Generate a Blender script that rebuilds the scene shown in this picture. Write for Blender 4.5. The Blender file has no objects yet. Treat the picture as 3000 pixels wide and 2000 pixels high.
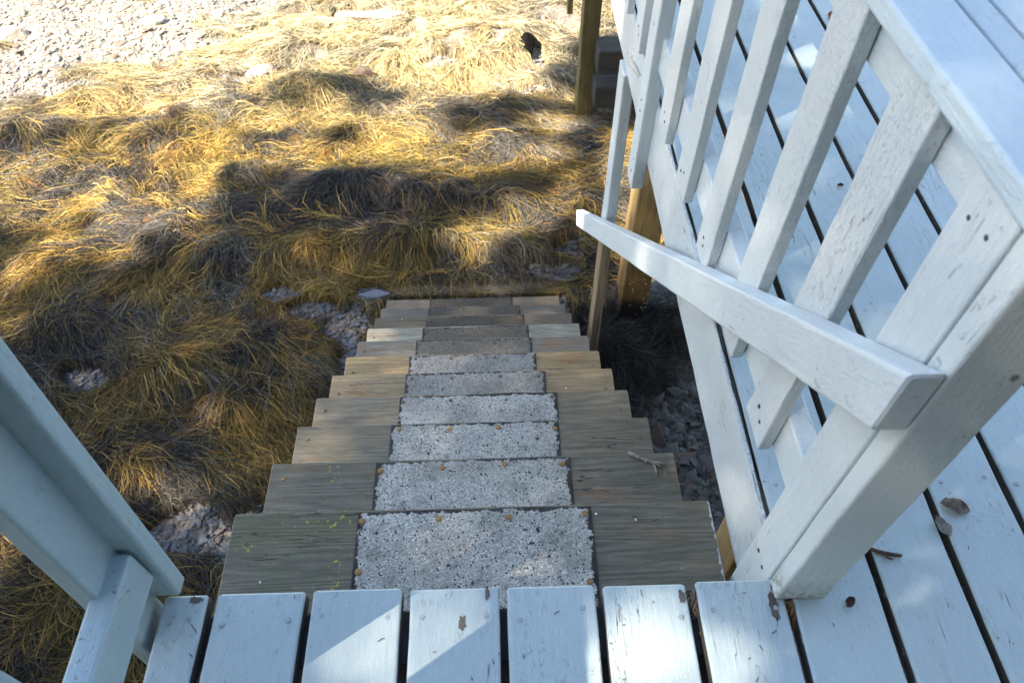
import bpy, bmesh, math, random
import numpy as np
from mathutils import Matrix, Vector
random.seed(7)
RNG = np.random.default_rng(11)
SC = bpy.context.scene
COL = SC.collection
R = math.radians

# ------------------------------------------------------------------ noise
def _hash(ix, iy, seed):
    n = (ix.astype(np.int64) * 374761393 + iy.astype(np.int64) * 668265263 + seed * 1442695041) & 0x7fffffff
    n = ((n ^ (n >> 13)) * 1274126177) & 0x7fffffff
    return ((n ^ (n >> 16)) & 0xffff) / 65535.0

def vnoise(x, y, seed=0):
    x = np.asarray(x, float); y = np.asarray(y, float)
    ix = np.floor(x); iy = np.floor(y); fx = x - ix; fy = y - iy
    fx = fx * fx * (3 - 2 * fx); fy = fy * fy * (3 - 2 * fy)
    a = _hash(ix, iy, seed); b = _hash(ix + 1, iy, seed); c = _hash(ix, iy + 1, seed); d = _hash(ix + 1, iy + 1, seed)
    return (a * (1 - fx) + b * fx) * (1 - fy) + (c * (1 - fx) + d * fx) * fy

def fbm(x, y, seed=0, octv=4):
    s = 0; a = .5; t = 0
    for o in range(octv):
        s = s + a * vnoise(x * 2 ** o + 13.7 * o, y * 2 ** o - 7.1 * o, seed + o); t += a; a *= .5
    return s / t

# ------------------------------------------------------------------ node helpers
class NT:
    def __init__(s, name):
        s.m = bpy.data.materials.new(name); s.m.use_nodes = True
        s.t = s.m.node_tree; s.t.nodes.clear()
        s.out = s.t.nodes.new('ShaderNodeOutputMaterial')
        s.b = s.t.nodes.new('ShaderNodeBsdfPrincipled'); s.t.links.new(s.b.outputs[0], s.out.inputs[0])
    def n(s, typ, ins=None, **props):
        nd = s.t.nodes.new('ShaderNode' + typ)
        for k, v in props.items(): setattr(nd, k, v)
        for k, v in (ins or {}).items(): s.set(nd.inputs[k], v)
        return nd
    def set(s, sock, v):
        if isinstance(v, bpy.types.NodeSocket): s.t.links.new(v, sock)
        elif isinstance(v, (tuple, list)) and sock.type == 'RGBA' and len(v) == 3: sock.default_value = (*v, 1)
        else: sock.default_value = v
    def p(s, **kw):
        for k, v in kw.items(): s.set(s.b.inputs[k.replace('_', ' ')], v)
    def math(s, op, a, b=0., c=0., clamp=False):
        nd = s.n('Math', {0: a, 1: b, 2: c}, operation=op); nd.use_clamp = clamp; return nd.outputs[0]
    def mix(s, f, a, b, blend='MIX'):
        nd = s.n('Mix', data_type='RGBA', blend_type=blend); s.set(nd.inputs[0], f); s.set(nd.inputs[6], a); s.set(nd.inputs[7], b)
        return nd.outputs[2]
    def step(s, v, lo, hi):
        nd = s.n('MapRange', {0: v, 1: lo, 2: hi, 3: 0., 4: 1.}); nd.clamp = True; return nd.outputs[0]
    def noise(s, vec, scale=5., detail=2., rough=.5, dist=0.):
        return s.n('TexNoise', {'Vector': vec, 'Scale': scale, 'Detail': detail, 'Roughness': rough, 'Distortion': dist}).outputs[0]
    def scalev(s, vec, sc):
        return s.n('VectorMath', {0: vec, 1: sc}, operation='MULTIPLY').outputs[0]
    def coords(s):
        tc = s.n('TexCoord').outputs['Object']; oi = s.n('ObjectInfo')
        off = s.n('VectorMath', {0: oi.outputs['Random'], 1: (37.1, 61.3, 17.9)}, operation='MULTIPLY').outputs[0]
        v = s.n('VectorMath', {0: tc, 1: off}, operation='ADD').outputs[0]
        return tc, v, oi
    def sep(s, v): return s.n('SeparateXYZ', {0: v}).outputs
    def bump(s, h, strength=.5, dist=.002):
        return s.n('Bump', {'Height': h, 'Strength': strength, 'Distance': dist}).outputs[0]

def paint_mat(name, col=(.56, .63, .68), wear=.5, rough_sawn=.3, mildew=.3, split=None, grime=0.):
    T = NT(name); tc, v, oi = T.coords()
    low = T.noise(v, 3.2, 3.)
    grain = T.noise(T.scalev(v, (7., 150., 150.)), 1., 3., .6)
    grainw = T.noise(T.scalev(v, (2.5, 42., 42.)), 1., 2., .5, .6)
    fine = T.noise(v, 420., 2., .6)
    saw = T.noise(T.scalev(v, (330., 60., 60.)), 1., 2.)
    paintv = T.mix(T.step(low, .35, .7), col, tuple(c * .90 for c in col))
    paintv = T.mix(T.math('MULTIPLY', T.step(T.noise(v, 17., 4., .65), .5, .75), .22), paintv, (.50, .52, .50))
    mot = T.noise(T.scalev(v, (55., 130., 130.)), 1., 4., .7)
    paintv = T.mix(1., paintv, T.mix(T.step(mot, .3, .7), (.945, .945, .945), (1.04, 1.04, 1.04)), 'MULTIPLY')
    smud = T.math('MULTIPLY', T.step(T.noise(T.scalev(v, (9., 22., 22.)), 1., 5., .7), .56, .74), .16 * wear)
    paintv = T.mix(smud, paintv, tuple(c * .62 for c in col))
    # cracks along the grain
    cn = T.noise(T.scalev(v, (3.2, 62., 62.)), 1., 2.5, .55, .35)
    cw = T.math('ABSOLUTE', T.math('SUBTRACT', cn, .5))
    crack = T.math('MULTIPLY', T.math('SUBTRACT', 1., T.step(cw, .0012, .0042)), T.step(T.noise(T.scalev(v, (5., 9., 9.)), 1., 3.), .66 - .12 * wear, .72 - .12 * wear))
    # flakes of paint gone
    fl = T.noise(T.scalev(v, (34., 62., 62.)), 1., 6., .60, .4)
    zone = T.noise(T.scalev(v, (3.3, 5., 5.)), 1., 2.)
    thr = .805 - .075 * wear
    chip = T.step(T.math('ADD', fl, T.math('MULTIPLY', T.math('SUBTRACT', zone, .5), .62)), thr + .02, thr + .032)
    lift = T.step(T.math('ADD', fl, T.math('MULTIPLY', T.math('SUBTRACT', zone, .5), .62)), thr - .10, thr - .08)
    if wear >= .8:
        f2 = T.noise(T.scalev(v, (10., 19., 19.)), 1., 7., .62, .5); chip = T.math('MAXIMUM', chip, T.step(f2, .715, .722))
    bare = T.mix(grain, (.10, .080, .062), (.25, .21, .17))
    c1 = T.mix(chip, paintv, bare)
    c1 = T.mix(T.math('MULTIPLY', crack, .85), c1, (.045, .04, .035))
    # mildew specks and dirt
    sp = T.math('MULTIPLY', T.step(T.noise(v, 150., 3., .6), .60, .70), T.step(T.noise(v, 9., 3.), .54, .68))
    c1 = T.mix(T.math('MULTIPLY', sp, mildew), c1, (.10, .105, .075))
    gr = T.step(T.noise(v, 6.5, 4., .6), .56, .75)
    c1 = T.mix(T.math('MULTIPLY', gr, .35 * mildew), c1, (.36, .38, .30))
    if grime:
        gx_ = T.math('SUBTRACT', 1., T.step(T.math('ADD', T.sep(tc)[0], T.math('MULTIPLY', T.math('SUBTRACT', T.noise(v, 30., 4., .7), .5), .16)), .0, .075))
        gs_ = T.math('MULTIPLY', gx_, T.step(T.noise(v, 110., 3., .6), .40, .60))
        c1 = T.mix(T.math('MULTIPLY', gs_, grime), c1, (.10, .09, .07))
    if split is not None:
        z = T.sep(tc)[0]
        edge = T.step(T.math('ADD', z, T.math('MULTIPLY', T.math('SUBTRACT', T.noise(v, 60., 2.), .5), .012)), split - .002, split + .002)
        wood = T.mix(T.step(grainw, .3, .7), (.16, .11, .065), (.34, .26, .17))
        wood = T.mix(T.step(z, split - .45, split - .95), wood, (.085, .062, .03))
        c1 = T.mix(edge, wood, c1)
    T.b.inputs['Specular IOR Level'].default_value = .4
    h = T.math('MULTIPLY', grain, .35)
    h = T.math('ADD', h, T.math('MULTIPLY', grainw, .5))
    h = T.math('ADD', h, T.math('MULTIPLY', fine, .35))
    if rough_sawn > .35:
        h = T.math('ADD', h, T.math('MULTIPLY', T.noise(T.scalev(v, (70., 240., 240.)), 1., 4., .7), 1.0 * rough_sawn))
        h = T.math('ADD', h, T.math('MULTIPLY', saw, .5 * rough_sawn))
        pit = T.math('MULTIPLY', T.step(T.noise(T.scalev(v, (110., 420., 420.)), 1., 4., .75), .58, .68), .22)
        c1 = T.mix(pit, c1, tuple(c * .42 for c in col)); h = T.math('SUBTRACT', h, T.math('MULTIPLY', pit, 1.5))
    h = T.math('ADD', h, T.math('MULTIPLY', lift, .45))
    h = T.math('SUBTRACT', h, T.math('MULTIPLY', chip, 1.1))
    h = T.math('SUBTRACT', h, T.math('MULTIPLY', crack, 2.2))
    h = T.math('ADD', h, T.math('MULTIPLY', mot, .5))
    T.p(Base_Color=c1, Roughness=T.math('ADD', T.math('MULTIPLY', fine, .2), .38))
    T.p(Normal=T.bump(h, .85, .0030))
    return T.m

def bare_mat(name, a, b, dark=(.03, .026, .022), bump=.6, flecks=None, wet=False):
    T = NT(name); tc, v, oi = T.coords()
    g = T.noise(T.scalev(v, (5., 110., 110.)), 1., 4., .6)
    g2 = T.noise(T.scalev(v, (2., 30., 30.)), 1., 3., .6, .5)
    c = T.mix(T.step(g2, .3, .7), a, b)
    c = T.mix(T.math('MULTIPLY', T.step(g, .5, .72), .6), c, dark)
    if flecks is not None:
        c = T.mix(T.math('MULTIPLY', T.step(T.noise(v, 30., 5., .65), .60, .66), .7), c, flecks)
    T.p(Base_Color=c, Roughness=.4 if wet else .8)
    T.p(Normal=T.bump(T.math('ADD', g, T.math('MULTIPLY', g2, .5)), bump, .003))
    return T.m

def pile_mat():
    T = NT('wet_pile_wood'); tc, v, oi = T.coords()
    g = T.noise(T.scalev(v, (5., 110., 110.)), 1., 4., .6); g2 = T.noise(T.scalev(v, (2., 30., 30.)), 1., 3., .6, .5)
    c = T.mix(T.step(g2, .3, .7), (.24, .145, .055), (.42, .28, .12)); c = T.mix(T.math('MULTIPLY', T.step(g, .5, .72), .6), c, (.10, .06, .025))
    x = T.sep(tc)[0]
    xx = T.math('ADD', x, T.math('MULTIPLY', T.math('SUBTRACT', T.noise(v, 16., 4., .6), .5), .22))
    c = T.mix(T.math('SUBTRACT', 1., T.step(xx, .30, .75)), c, (.13, .07, .022))
    c = T.mix(T.math('SUBTRACT', 1., T.step(xx, .20, .27)), c, (.016, .012, .008))
    dv = T.n('TexVoronoi', {'Vector': v, 'Scale': 55.})
    bn = T.math('MULTIPLY', T.math('SUBTRACT', 1., T.step(dv.outputs['Distance'], .25, .35)), T.math('GREATER_THAN', T.sep(dv.outputs['Color'])[0], .78))
    bn = T.math('MULTIPLY', bn, T.math('MULTIPLY', T.step(x, .05, .15), T.math('SUBTRACT', 1., T.step(xx, .40, .52))))
    c = T.mix(bn, c, (.42, .36, .24))
    T.p(Base_Color=c, Roughness=.5, Normal=T.bump(T.math('ADD', T.math('ADD', g, T.math('MULTIPLY', g2, .5)), bn), .7, .005))
    return T.m

def tread_mat(name, lichen=False, paint_end=None):
    T = NT(name); tc, v, oi = T.coords()
    colr = oi.outputs['Color']
    n1 = T.noise(T.scalev(v, (.55, 10., 10.)), 1., 1.2, .5, .12)
    ring = T.math('FRACT', T.math('MULTIPLY', n1, 20.))
    ring = T.math('ABSOLUTE', T.math('SUBTRACT', ring, .5))            # 0..0.5 growth rings
    g = T.noise(T.scalev(v, (9., 300., 300.)), 1., 3., .65)
    big = T.noise(T.scalev(v, (3., 6., 6.)), 1., 4., .6)
    c = T.mix(T.step(ring, .06, .42), T.mix(1., colr, (.76, .76, .77), 'MULTIPLY'), T.mix(1., colr, (1.08, 1.08, 1.08), 'MULTIPLY'))
    c = T.mix(T.math('MULTIPLY', T.step(g, .48, .72), .45), c, T.mix(1., colr, (.42, .42, .43), 'MULTIPLY'))
    c = T.mix(T.math('MULTIPLY', T.step(big, .50, .72), .55), c, T.mix(1., colr, (.55, .58, .55), 'MULTIPLY'))
    stain = T.math('MULTIPLY', T.step(T.noise(T.scalev(v, (5., 14., 14.)), 1., 3.), .58, .72), T.sep(colr)[0])
    c = T.mix(T.math('MULTIPLY', stain, 2.6, clamp=True), c, (.30, .135, .04))
    cn = T.noise(T.scalev(v, (1.5, 16., 16.)), 1., 4., .6, .3)
    crack = T.math('MULTIPLY', T.math('SUBTRACT', 1., T.step(T.math('ABSOLUTE', T.math('SUBTRACT', cn, .5)), .001, .004)), T.step(T.noise(T.scalev(v, (3., 7., 7.)), 1., 2.), .57, .63))
    c = T.mix(T.math('MULTIPLY', T.step(T.noise(T.scalev(v, (22., 190., 190.)), 1., 4., .7), .42, .64), .55), c, T.mix(1., colr, (.40, .39, .37), 'MULTIPLY'))
    c = T.mix(crack, c, (.012, .01, .009))
    # pale paint and bird drops
    dv = T.n('TexVoronoi', {'Vector': v, 'Scale': 26.}); 
    drop = T.math('MULTIPLY', T.math('SUBTRACT', 1., T.step(dv.outputs['Distance'], .055, .075)), T.step(T.sep(dv.outputs['Color'])[0], .86, .88))
    c = T.mix(drop, c, (.72, .74, .74))
    if lichen:
        x = T.sep(tc)[0]
        lz = T.math('MULTIPLY', T.math('SUBTRACT', 1., T.step(x, .30, .42)), T.step(T.noise(v, 9., 2.), .44, .60))
        ln = T.noise(v, 105., 3., .6, 0.)
        lm = T.math('MULTIPLY', T.step(T.math('ADD', ln, T.math('MULTIPLY', T.noise(v, 22., 2.), .45)), .905, .925), T.step(lz, .05, .3))
        moss = T.math('MULTIPLY', T.math('MULTIPLY', T.step(T.noise(v, 8., 4., .6), .40, .68), .5), T.math('SUBTRACT', 1., T.step(x, .2, .5)))
        c = T.mix(moss, c, (.085, .09, .025))
        c = T.mix(lm, c, (.42, .32, .035))
    if paint_end:
        x = T.sep(tc)[0]
        pm = T.step(T.math('ADD', x, T.math('MULTIPLY', T.math('SUBTRACT', T.noise(T.scalev(v, (30., 70., 70.)), 1., 5.), .5), .02)), paint_end, paint_end + .002)
        c = T.mix(T.math('MULTIPLY', pm, .9), c, (.50, .56, .60))
    T.p(Base_Color=c, Roughness=.78)
    h = T.math('ADD', T.math('MULTIPLY', ring, .9), T.math('MULTIPLY', g, .6))
    h = T.math('SUBTRACT', h, T.math('MULTIPLY', crack, 3.))
    T.p(Normal=T.bump(h, .7, .002))
    return T.m

def grit_mat():
    T = NT('grit_pad'); tc, v, oi = T.coords(); colr = oi.outputs['Color']
    vo = T.n('TexVoronoi', {'Vector': v, 'Scale': 330., 'Randomness': 1.})
    vd = T.n('TexVoronoi', {'Vector': v, 'Scale': 330., 'Randomness': 1.}, feature='DISTANCE_TO_EDGE')
    big = T.noise(v, 6., 3.); med = T.noise(v, 55., 4., .7); pat = T.noise(T.scalev(v, (14., 26., 26.)), 1., 4., .7)
    sh = T.sep(vo.outputs['Color'])[0]
    stone = T.mix(sh, T.mix(1., colr, (.72, .74, .78), 'MULTIPLY'), T.mix(1., colr, (1.5, 1.5, 1.5), 'MULTIPLY'))
    # worn black patches, edges
    s = T.sep(tc)
    uv = T.n('TexCoord').outputs['Generated']; g = T.sep(uv)
    ex = T.math('MINIMUM', g[0], T.math('SUBTRACT', 1., g[0])); ey = T.math('MINIMUM', g[1], T.math('SUBTRACT', 1., g[1]))
    edge = T.math('MINIMUM', ex, T.math('MULTIPLY', ey, .6))
    ed = T.math('MULTIPLY', T.math('SUBTRACT', 1., T.step(edge, .0, .035)), .24)
    miss = T.math('ADD', T.math('ADD', T.math('MULTIPLY', med, .62), T.math('MULTIPLY', pat, .40)), ed)
    gone = T.step(miss, .615, .635)
    gap = T.math('SUBTRACT', 1., T.step(vd.outputs['Distance'], .01, .07))
    lost = T.math('GREATER_THAN', T.sep(vo.outputs['Color'])[1], .96)
    blk = T.math('MAXIMUM', gone, T.math('MAXIMUM', T.math('MULTIPLY', gap, .75), lost))
    c = T.mix(blk, stone, (.028, .028, .029))
    c = T.mix(T.math('MULTIPLY', T.step(big, .42, .70), .42), c, (.15, .135, .11))
    c = T.mix(T.math('MULTIPLY', T.step(T.noise(v, 24., 4., .65), .52, .72), .45), c, (.11, .10, .085))
    T.p(Base_Color=c, Roughness=.85)
    T.p(Normal=T.bump(T.math('SUBTRACT', T.step(vd.outputs['Distance'], 0., .3), T.math('MULTIPLY', blk, .6)), 1., .0025))
    return T.m

def attr_mat(name, rough=.55, spec=.5, bump_scale=None, bs=.4, sheen=None):
    T = NT(name)
    a = T.n('Attribute', attribute_name='tint').outputs['Color']
    if bump_scale:
        tc = T.n('TexCoord').outputs['Object']
        nz = T.noise(tc, bump_scale, 4., .65)
        a = T.mix(1., a, T.mix(nz, (.6, .6, .6), (1.4, 1.4, 1.4)), 'MULTIPLY')
        T.p(Normal=T.bump(nz, bs, .004))
    T.p(Base_Color=a, Roughness=rough)
    T.b.inputs['Specular IOR Level'].default_value = spec
    return T.m

def flat_mat(name, c, rough=.6, metal=0., c2=None, sc=60.):
    T = NT(name)
    if c2 is not None:
        tc, v, oi = T.coords(); nz = T.noise(v, sc, 4., .65)
        T.p(Base_Color=T.mix(T.step(nz, .35, .65), c, c2), Normal=T.bump(nz, .5, .002))
    else: T.p(Base_Color=c)
    T.p(Roughness=rough, Metallic=metal)
    return T.m

DECKPAINT = paint_mat('deck_paint', (.455, .545, .56), wear=.9, rough_sawn=.3, mildew=.5)
RAILPAINT = paint_mat('rail_paint', (.555, .61, .625), wear=.5, rough_sawn=.2, mildew=.25)
POSTPAINT = paint_mat('post_paint', (.54, .595, .61), wear=.55, rough_sawn=.2, mildew=.35, grime=.8)
ROUGHPAINT = paint_mat('rough_sawn_paint', (.56, .61, .625), wear=.32, rough_sawn=.9, mildew=.25)
OLDPAINT = paint_mat('left_rail_paint', (.34, .45, .50), wear=.4, rough_sawn=.15, mildew=.95)
SIDE = bare_mat('weathered_board_side', (.05, .048, .042), (.12, .115, .10), flecks=(.32, .36, .37))
PEEL = bare_mat('peeled_wood', (.085, .068, .058), (.15, .125, .105), flecks=(.36, .41, .43))
GAPW = bare_mat('black_weathered_edge', (.018, .017, .016), (.05, .047, .043), flecks=(.30, .34, .36))
JOIST = bare_mat('dark_joist', (.03, .035, .045), (.05, .055, .065))
TANWOOD = bare_mat('bare_pile_wood', (.22, .14, .06), (.38, .27, .13), dark=(.10, .06, .03))
GREENWOOD = bare_mat('weedy_pile_wood', (.060, .047, .014), (.125, .095, .032), dark=(.04, .035, .012), flecks=(.05, .045, .02))
CRIBWOOD = bare_mat('crib_wood', (.020, .018, .014), (.045, .04, .032))
TREAD = tread_mat('weathered_tread'); TREADL = tread_mat('lichen_tread', lichen=True); TREAD1 = tread_mat('top_tread', lichen=True, paint_end=.9585)
GRIT = grit_mat()
RUST = flat_mat('rusty_nail', (.24, .115, .04), .6, .15, (.40, .235, .075), 300.)
PNAIL = flat_mat('painted_nail', (.42, .47, .52), .5, 0., (.30, .33, .36), 300.)

# ------------------------------------------------------------------ object helpers
def tag(o, label=None, cat=None, group=None, kind=None):
    if label: o['label'] = label
    if cat: o['category'] = cat
    if group: o['group'] = group
    if kind: o['kind'] = kind
    return o
def empty(name, loc, label, cat, group=None):
    o = bpy.data.objects.new(name, None); o.empty_display_size = .1; COL.objects.link(o); o.location = loc
    o['_l'] = list(loc); del o['_l']
    return tag(o, label, cat, group)
def world_loc(o):
    p = Vector((0, 0, 0))
    m = Matrix.Identity(4)
    chain = []
    while o: chain.append(o); o = o.parent
    for q in reversed(chain): m = m @ q.matrix_local_ if hasattr(q, 'matrix_local_') else m @ WM[q.name]
    return m
WM = {}
def link(name, me, M, parent=None):
    """object at world matrix M, kept under its parent"""
    o = bpy.data.objects.new(name, me); COL.objects.link(o)
    W = M.copy(); 
    if parent is not None:
        o.parent = parent
        pw = WM.get(parent.name) or Matrix.Translation(parent.location)
        o.matrix_parent_inverse = Matrix.Identity(4)
        o.matrix_basis = pw.inverted() @ M
    else: o.matrix_basis = M
    WM[o.name] = W
    return o
def frame(p0, d, up):
    x = Vector(d).normalized(); z = Vector(up); z = (z - x * z.dot(x)).normalized(); y = z.cross(x)
    M = Matrix.Identity(4)
    for i in range(3): M[i][0] = x[i]; M[i][1] = y[i]; M[i][2] = z[i]; M[i][3] = p0[i]
    return M

_sd = [0]
def board_mesh(L, w, t, mats, bevel=.004, seg=.06, jit=.0007, bow=.0, slant0=0., slant1=0., sly=0., endr=None):
    """X along the board 0..L, Y -w/2..w/2, Z -t..0, rounded long edges, slightly uneven surface."""
    _sd[0] += 1; rs = np.random.default_rng(_sd[0])
    K = 3; prof = []; side = []
    cs = [(w/2, 0, 0), (w/2, -t, 270), (-w/2, -t, 180), (-w/2, 0, 90)]
    cs = [(-w/2 + bevel, -bevel, 180, 90), (w/2 - bevel, -bevel, 90, 0), (w/2 - bevel, -t + bevel, 0, -90), (-w/2 + bevel, -t + bevel, -90, -180)]
    for cx, cz, a0, a1 in cs:
        for k in range(K + 1):
            a = math.radians(a0 + (a1 - a0) * k / K); prof.append((cx + bevel * math.cos(a), cz + bevel * math.sin(a)))
    prof = np.array(prof); P = len(prof)
    n = max(3, int(L / seg) + 1)
    xs = np.linspace(0, L, n)
    e = endr if endr is not None else bevel * .7
    xs = np.concatenate([[0], np.linspace(e, L - e, n), [L]])
    V = []
    ph = rs.uniform(0, 100)
    for i, x in enumerate(xs):
        q = prof.copy()
        inset = e if i in (0, len(xs) - 1) else 0
        c = np.array([0, -t / 2]); 
        if inset: q = q - np.sign(q - c) * np.minimum(np.abs(q - c), inset)
        for s_, off in ((0, 0), (1, 40)):
            lo = fbm(np.array([x * 9 + ph + off]), np.array([0.]), 3, 3)[0] - .5
            q[:, s_] += lo * jit * 2
        wob = fbm(np.full(P, x * 14 + ph), np.arange(P) // (K + 1) * 5.3, 5, 3) - .5
        q[:, 0] += wob * jit * 3 * np.sign(q[:, 0]); q[:, 1] += wob * jit
        xx = np.full(P, x)
        f0 = 1 - x / L
        xx = xx + f0 * slant0 * (q[:, 1] + t / 2) + (1 - f0) * slant1 * (q[:, 1] + t / 2)
        xx = xx + f0 * sly * q[:, 0]
        V.append(np.column_stack([xx, q]))
    V = np.concatenate(V); F = []; MI = []
    N = len(xs)
    for i in range(N - 1):
        for k in range(P):
            a = i * P + k; b = i * P + (k + 1) % P
            F.append((a, b, b + P, a + P))
            seg_ = k // (K + 1); flat = (k % (K + 1) == K)
            MI.append(1 if (flat and seg_ in (1, 3)) else 0)
    F.append(tuple(range(P))[::-1] if False else tuple(range(P))); MI.append(0)
    F.append(tuple((N - 1) * P + k for k in reversed(range(P)))); MI.append(0)
    me = bpy.data.meshes.new('board'); me.from_pydata([tuple(v) for v in V], [], F)
    bm = bmesh.new(); bm.from_mesh(me); bmesh.ops.recalc_face_normals(bm, faces=bm.faces); bm.to_mesh(me); bm.free()
    if not isinstance(mats, (list, tuple)): mats = [mats]
    for m in mats: me.materials.append(m)
    if len(mats) > 1: me.polygons.foreach_set('material_index', MI)
    return me
def board(name, p0, d, up, L, w, t, mats, parent=None, **kw):
    return link(name, board_mesh(L, w, t, mats, **kw), frame(p0, d, up), parent)
def vpost(name, x0, x1, y0, y1, z0, z1, mats, parent, lean=(0, 0), **kw):
    """vertical timber: its wide face looks to -x"""
    d = Vector((lean[0], lean[1], 1)); L = (z1 - z0) * d.length
    c = ((x0), (y0 + y1) / 2, z0)
    return board(name, c, d, (-1, 0, 0), L, y1 - y0, x1 - x0, mats, parent, **kw)

def disc_mesh(r, h, mat, seed):
    bm = bmesh.new(); bmesh.ops.create_cone(bm, cap_ends=True, segments=12, radius1=r, radius2=r * .9, depth=h)
    rs = random.Random(seed)
    for v in bm.verts: v.co.x += rs.uniform(-.06, .06) * r; v.co.y += rs.uniform(-.06, .06) * r
    bmesh.ops.bevel(bm, geom=[e for e in bm.edges if all(v.co.z > 0 for v in e.verts)], offset=h * .4, segments=2, affect='EDGES')
    me = bpy.data.meshes.new('nail_head'); bm.to_mesh(me); bm.free(); me.materials.append(mat)
    return me
NM = [disc_mesh(.0052, .003, RUST, i) for i in range(3)]
DM = [disc_mesh(.0048, .003, flat_mat('dull_nail', (.10, .065, .045), .7, .1, (.19, .14, .10), 300.), i) for i in range(3)]
PM = [disc_mesh(.0046, .0018, PNAIL, i) for i in range(3)]
def nail(p, parent, painted=False, s=1., dull=False):
    M = Matrix.Translation(p) @ Matrix.Rotation(random.uniform(0, 6), 4, 'Z') @ Matrix.Rotation(random.uniform(-.12, .12), 4, 'X') @ Matrix.Scale(s, 4)
    return link('nail', random.choice(PM if painted else DM if dull else NM), M, parent)

def tube_mesh(name, paths, mat, seg=7):
    """paths: list of [(pos, radius)...] joined into one mesh (forked twigs, wires)"""
    V = []; F = []
    for path in paths:
        b = len(V); n = len(path)
        for i, (p, r) in enumerate(path):
            p = Vector(p); q = Vector(path[min(i + 1, n - 1)][0]) - Vector(path[max(i - 1, 0)][0])
            q.normalize(); s = q.cross(Vector((0.13, .07, 1))).normalized(); u = s.cross(q)
            for k in range(seg):
                a = 2 * math.pi * k / seg; rr = r * (1 + .18 * math.sin(3 * a + i * 1.7))
                V.append(p + s * math.cos(a) * rr + u * math.sin(a) * rr)
        for i in range(n - 1):
            for k in range(seg):
                a = b + i * seg + k; c = b + i * seg + (k + 1) % seg
                F.append((a, c, c + seg, a + seg))
        F.append(tuple(b + k for k in reversed(range(seg)))); F.append(tuple(b + (n - 1) * seg + k for k in range(seg)))
    me = bpy.data.meshes.new(name); me.from_pydata([tuple(v) for v in V], [], F); me.materials.append(mat)
    for p in me.polygons: p.use_smooth = True
    return me

def arr_mesh(name, V, loops, starts, totals, mat, tint=None, smooth=False):
    me = bpy.data.meshes.new(name)
    me.vertices.add(len(V)); me.vertices.foreach_set('co', np.ascontiguousarray(V, np.float32).ravel())
    me.loops.add(len(loops)); me.loops.foreach_set('vertex_index', np.ascontiguousarray(loops, np.int32).ravel())
    me.polygons.add(len(starts)); me.polygons.foreach_set('loop_start', np.ascontiguousarray(starts, np.int32))
    me.polygons.foreach_set('loop_total', np.ascontiguousarray(totals, np.int32))
    if smooth: me.polygons.foreach_set('use_smooth', np.ones(len(starts), bool))
    me.update(calc_edges=True)
    if tint is not None:
        at = me.color_attributes.new('tint', 'FLOAT_COLOR', 'POINT')
        at.data.foreach_set('color', np.column_stack([tint, np.ones(len(tint))]).astype(np.float32).ravel())
    me.materials.append(mat)
    return me

# ------------------------------------------------------------------ camera
CAM_POS = np.array([0.0124, -0.4383, 1.1962]); FPX = 2161.4
def cam_axes():
    yaw, pit, rol = R(1.3057), R(51.4607), R(-0.2859)
    f = np.array([math.sin(yaw) * math.cos(pit), math.cos(yaw) * math.cos(pit), -math.sin(pit)])
    r0 = np.array([math.cos(yaw), -math.sin(yaw), 0.]); u0 = np.cross(r0, f)
    r = math.cos(rol) * r0 + math.sin(rol) * u0; u = -math.sin(rol) * r0 + math.cos(rol) * u0
    return r, u, f
CR, CU, CF = cam_axes()
cam = bpy.data.cameras.new('camera'); co = bpy.data.objects.new('camera', cam); COL.objects.link(co)
M = Matrix.Identity(4)
for i in range(3): M[i][0] = CR[i]; M[i][1] = CU[i]; M[i][2] = -CF[i]; M[i][3] = CAM_POS[i]
co.matrix_world = M
cam.sensor_width = 36; cam.lens = FPX / 3000 * 36; cam.clip_start = .02; cam.clip_end = 500
cam.dof.use_dof = True; cam.dof.focus_distance = 1.75; cam.dof.aperture_fstop = 7.
SC.camera = co
def in_view(P, margin=.12):
    d = P - CAM_POS; a = d @ CF
    x = FPX * (d @ CR) / a / 1500; y = FPX * (d @ CU) / a / 1000
    return (a > .1) & (np.abs(x) < 1 + margin) & (np.abs(y) < 1 + margin)

# ------------------------------------------------------------------ light
SUN_EL = 48.; LD = Vector((.84, .54, 0)).normalized()               # the way the light travels over the ground
S = Vector((-LD.x * math.cos(R(SUN_EL)), -LD.y * math.cos(R(SUN_EL)), math.sin(R(SUN_EL))))   # towards the sun
sl = bpy.data.lights.new('sun', 'SUN'); sl.energy = 5.0; sl.angle = R(.53); sl.color = (1., .93, .82)
so = bpy.data.objects.new('sun', sl); COL.objects.link(so); so.rotation_euler = S.to_track_quat('Z', 'Y').to_euler(); so.location = (-8, -6, 12)
W = bpy.data.worlds.new('World'); SC.world = W; W.use_nodes = True
wt = W.node_tree; bg = wt.nodes['Background']; sky = wt.nodes.new('ShaderNodeTexSky'); sky.sky_type = 'NISHITA'
sky.sun_disc = False; sky.sun_elevation = R(SUN_EL); sky.sun_rotation = math.atan2(S.x, S.y)
sky.air_density = 1.0; sky.dust_density = .6; sky.ozone_density = 1.0
wt.links.new(sky.outputs[0], bg.inputs[0]); bg.inputs[1].default_value = .12
SC.view_settings.view_transform = 'Standard'; SC.view_settings.look = 'None'; SC.view_settings.gamma = 1
SC.view_settings.exposure = 2.3
SC.view_settings.use_white_balance = True; SC.view_settings.white_balance_temperature = 7200; SC.view_settings.white_balance_tint = 10
SC.cycles.max_bounces = 6

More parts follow.
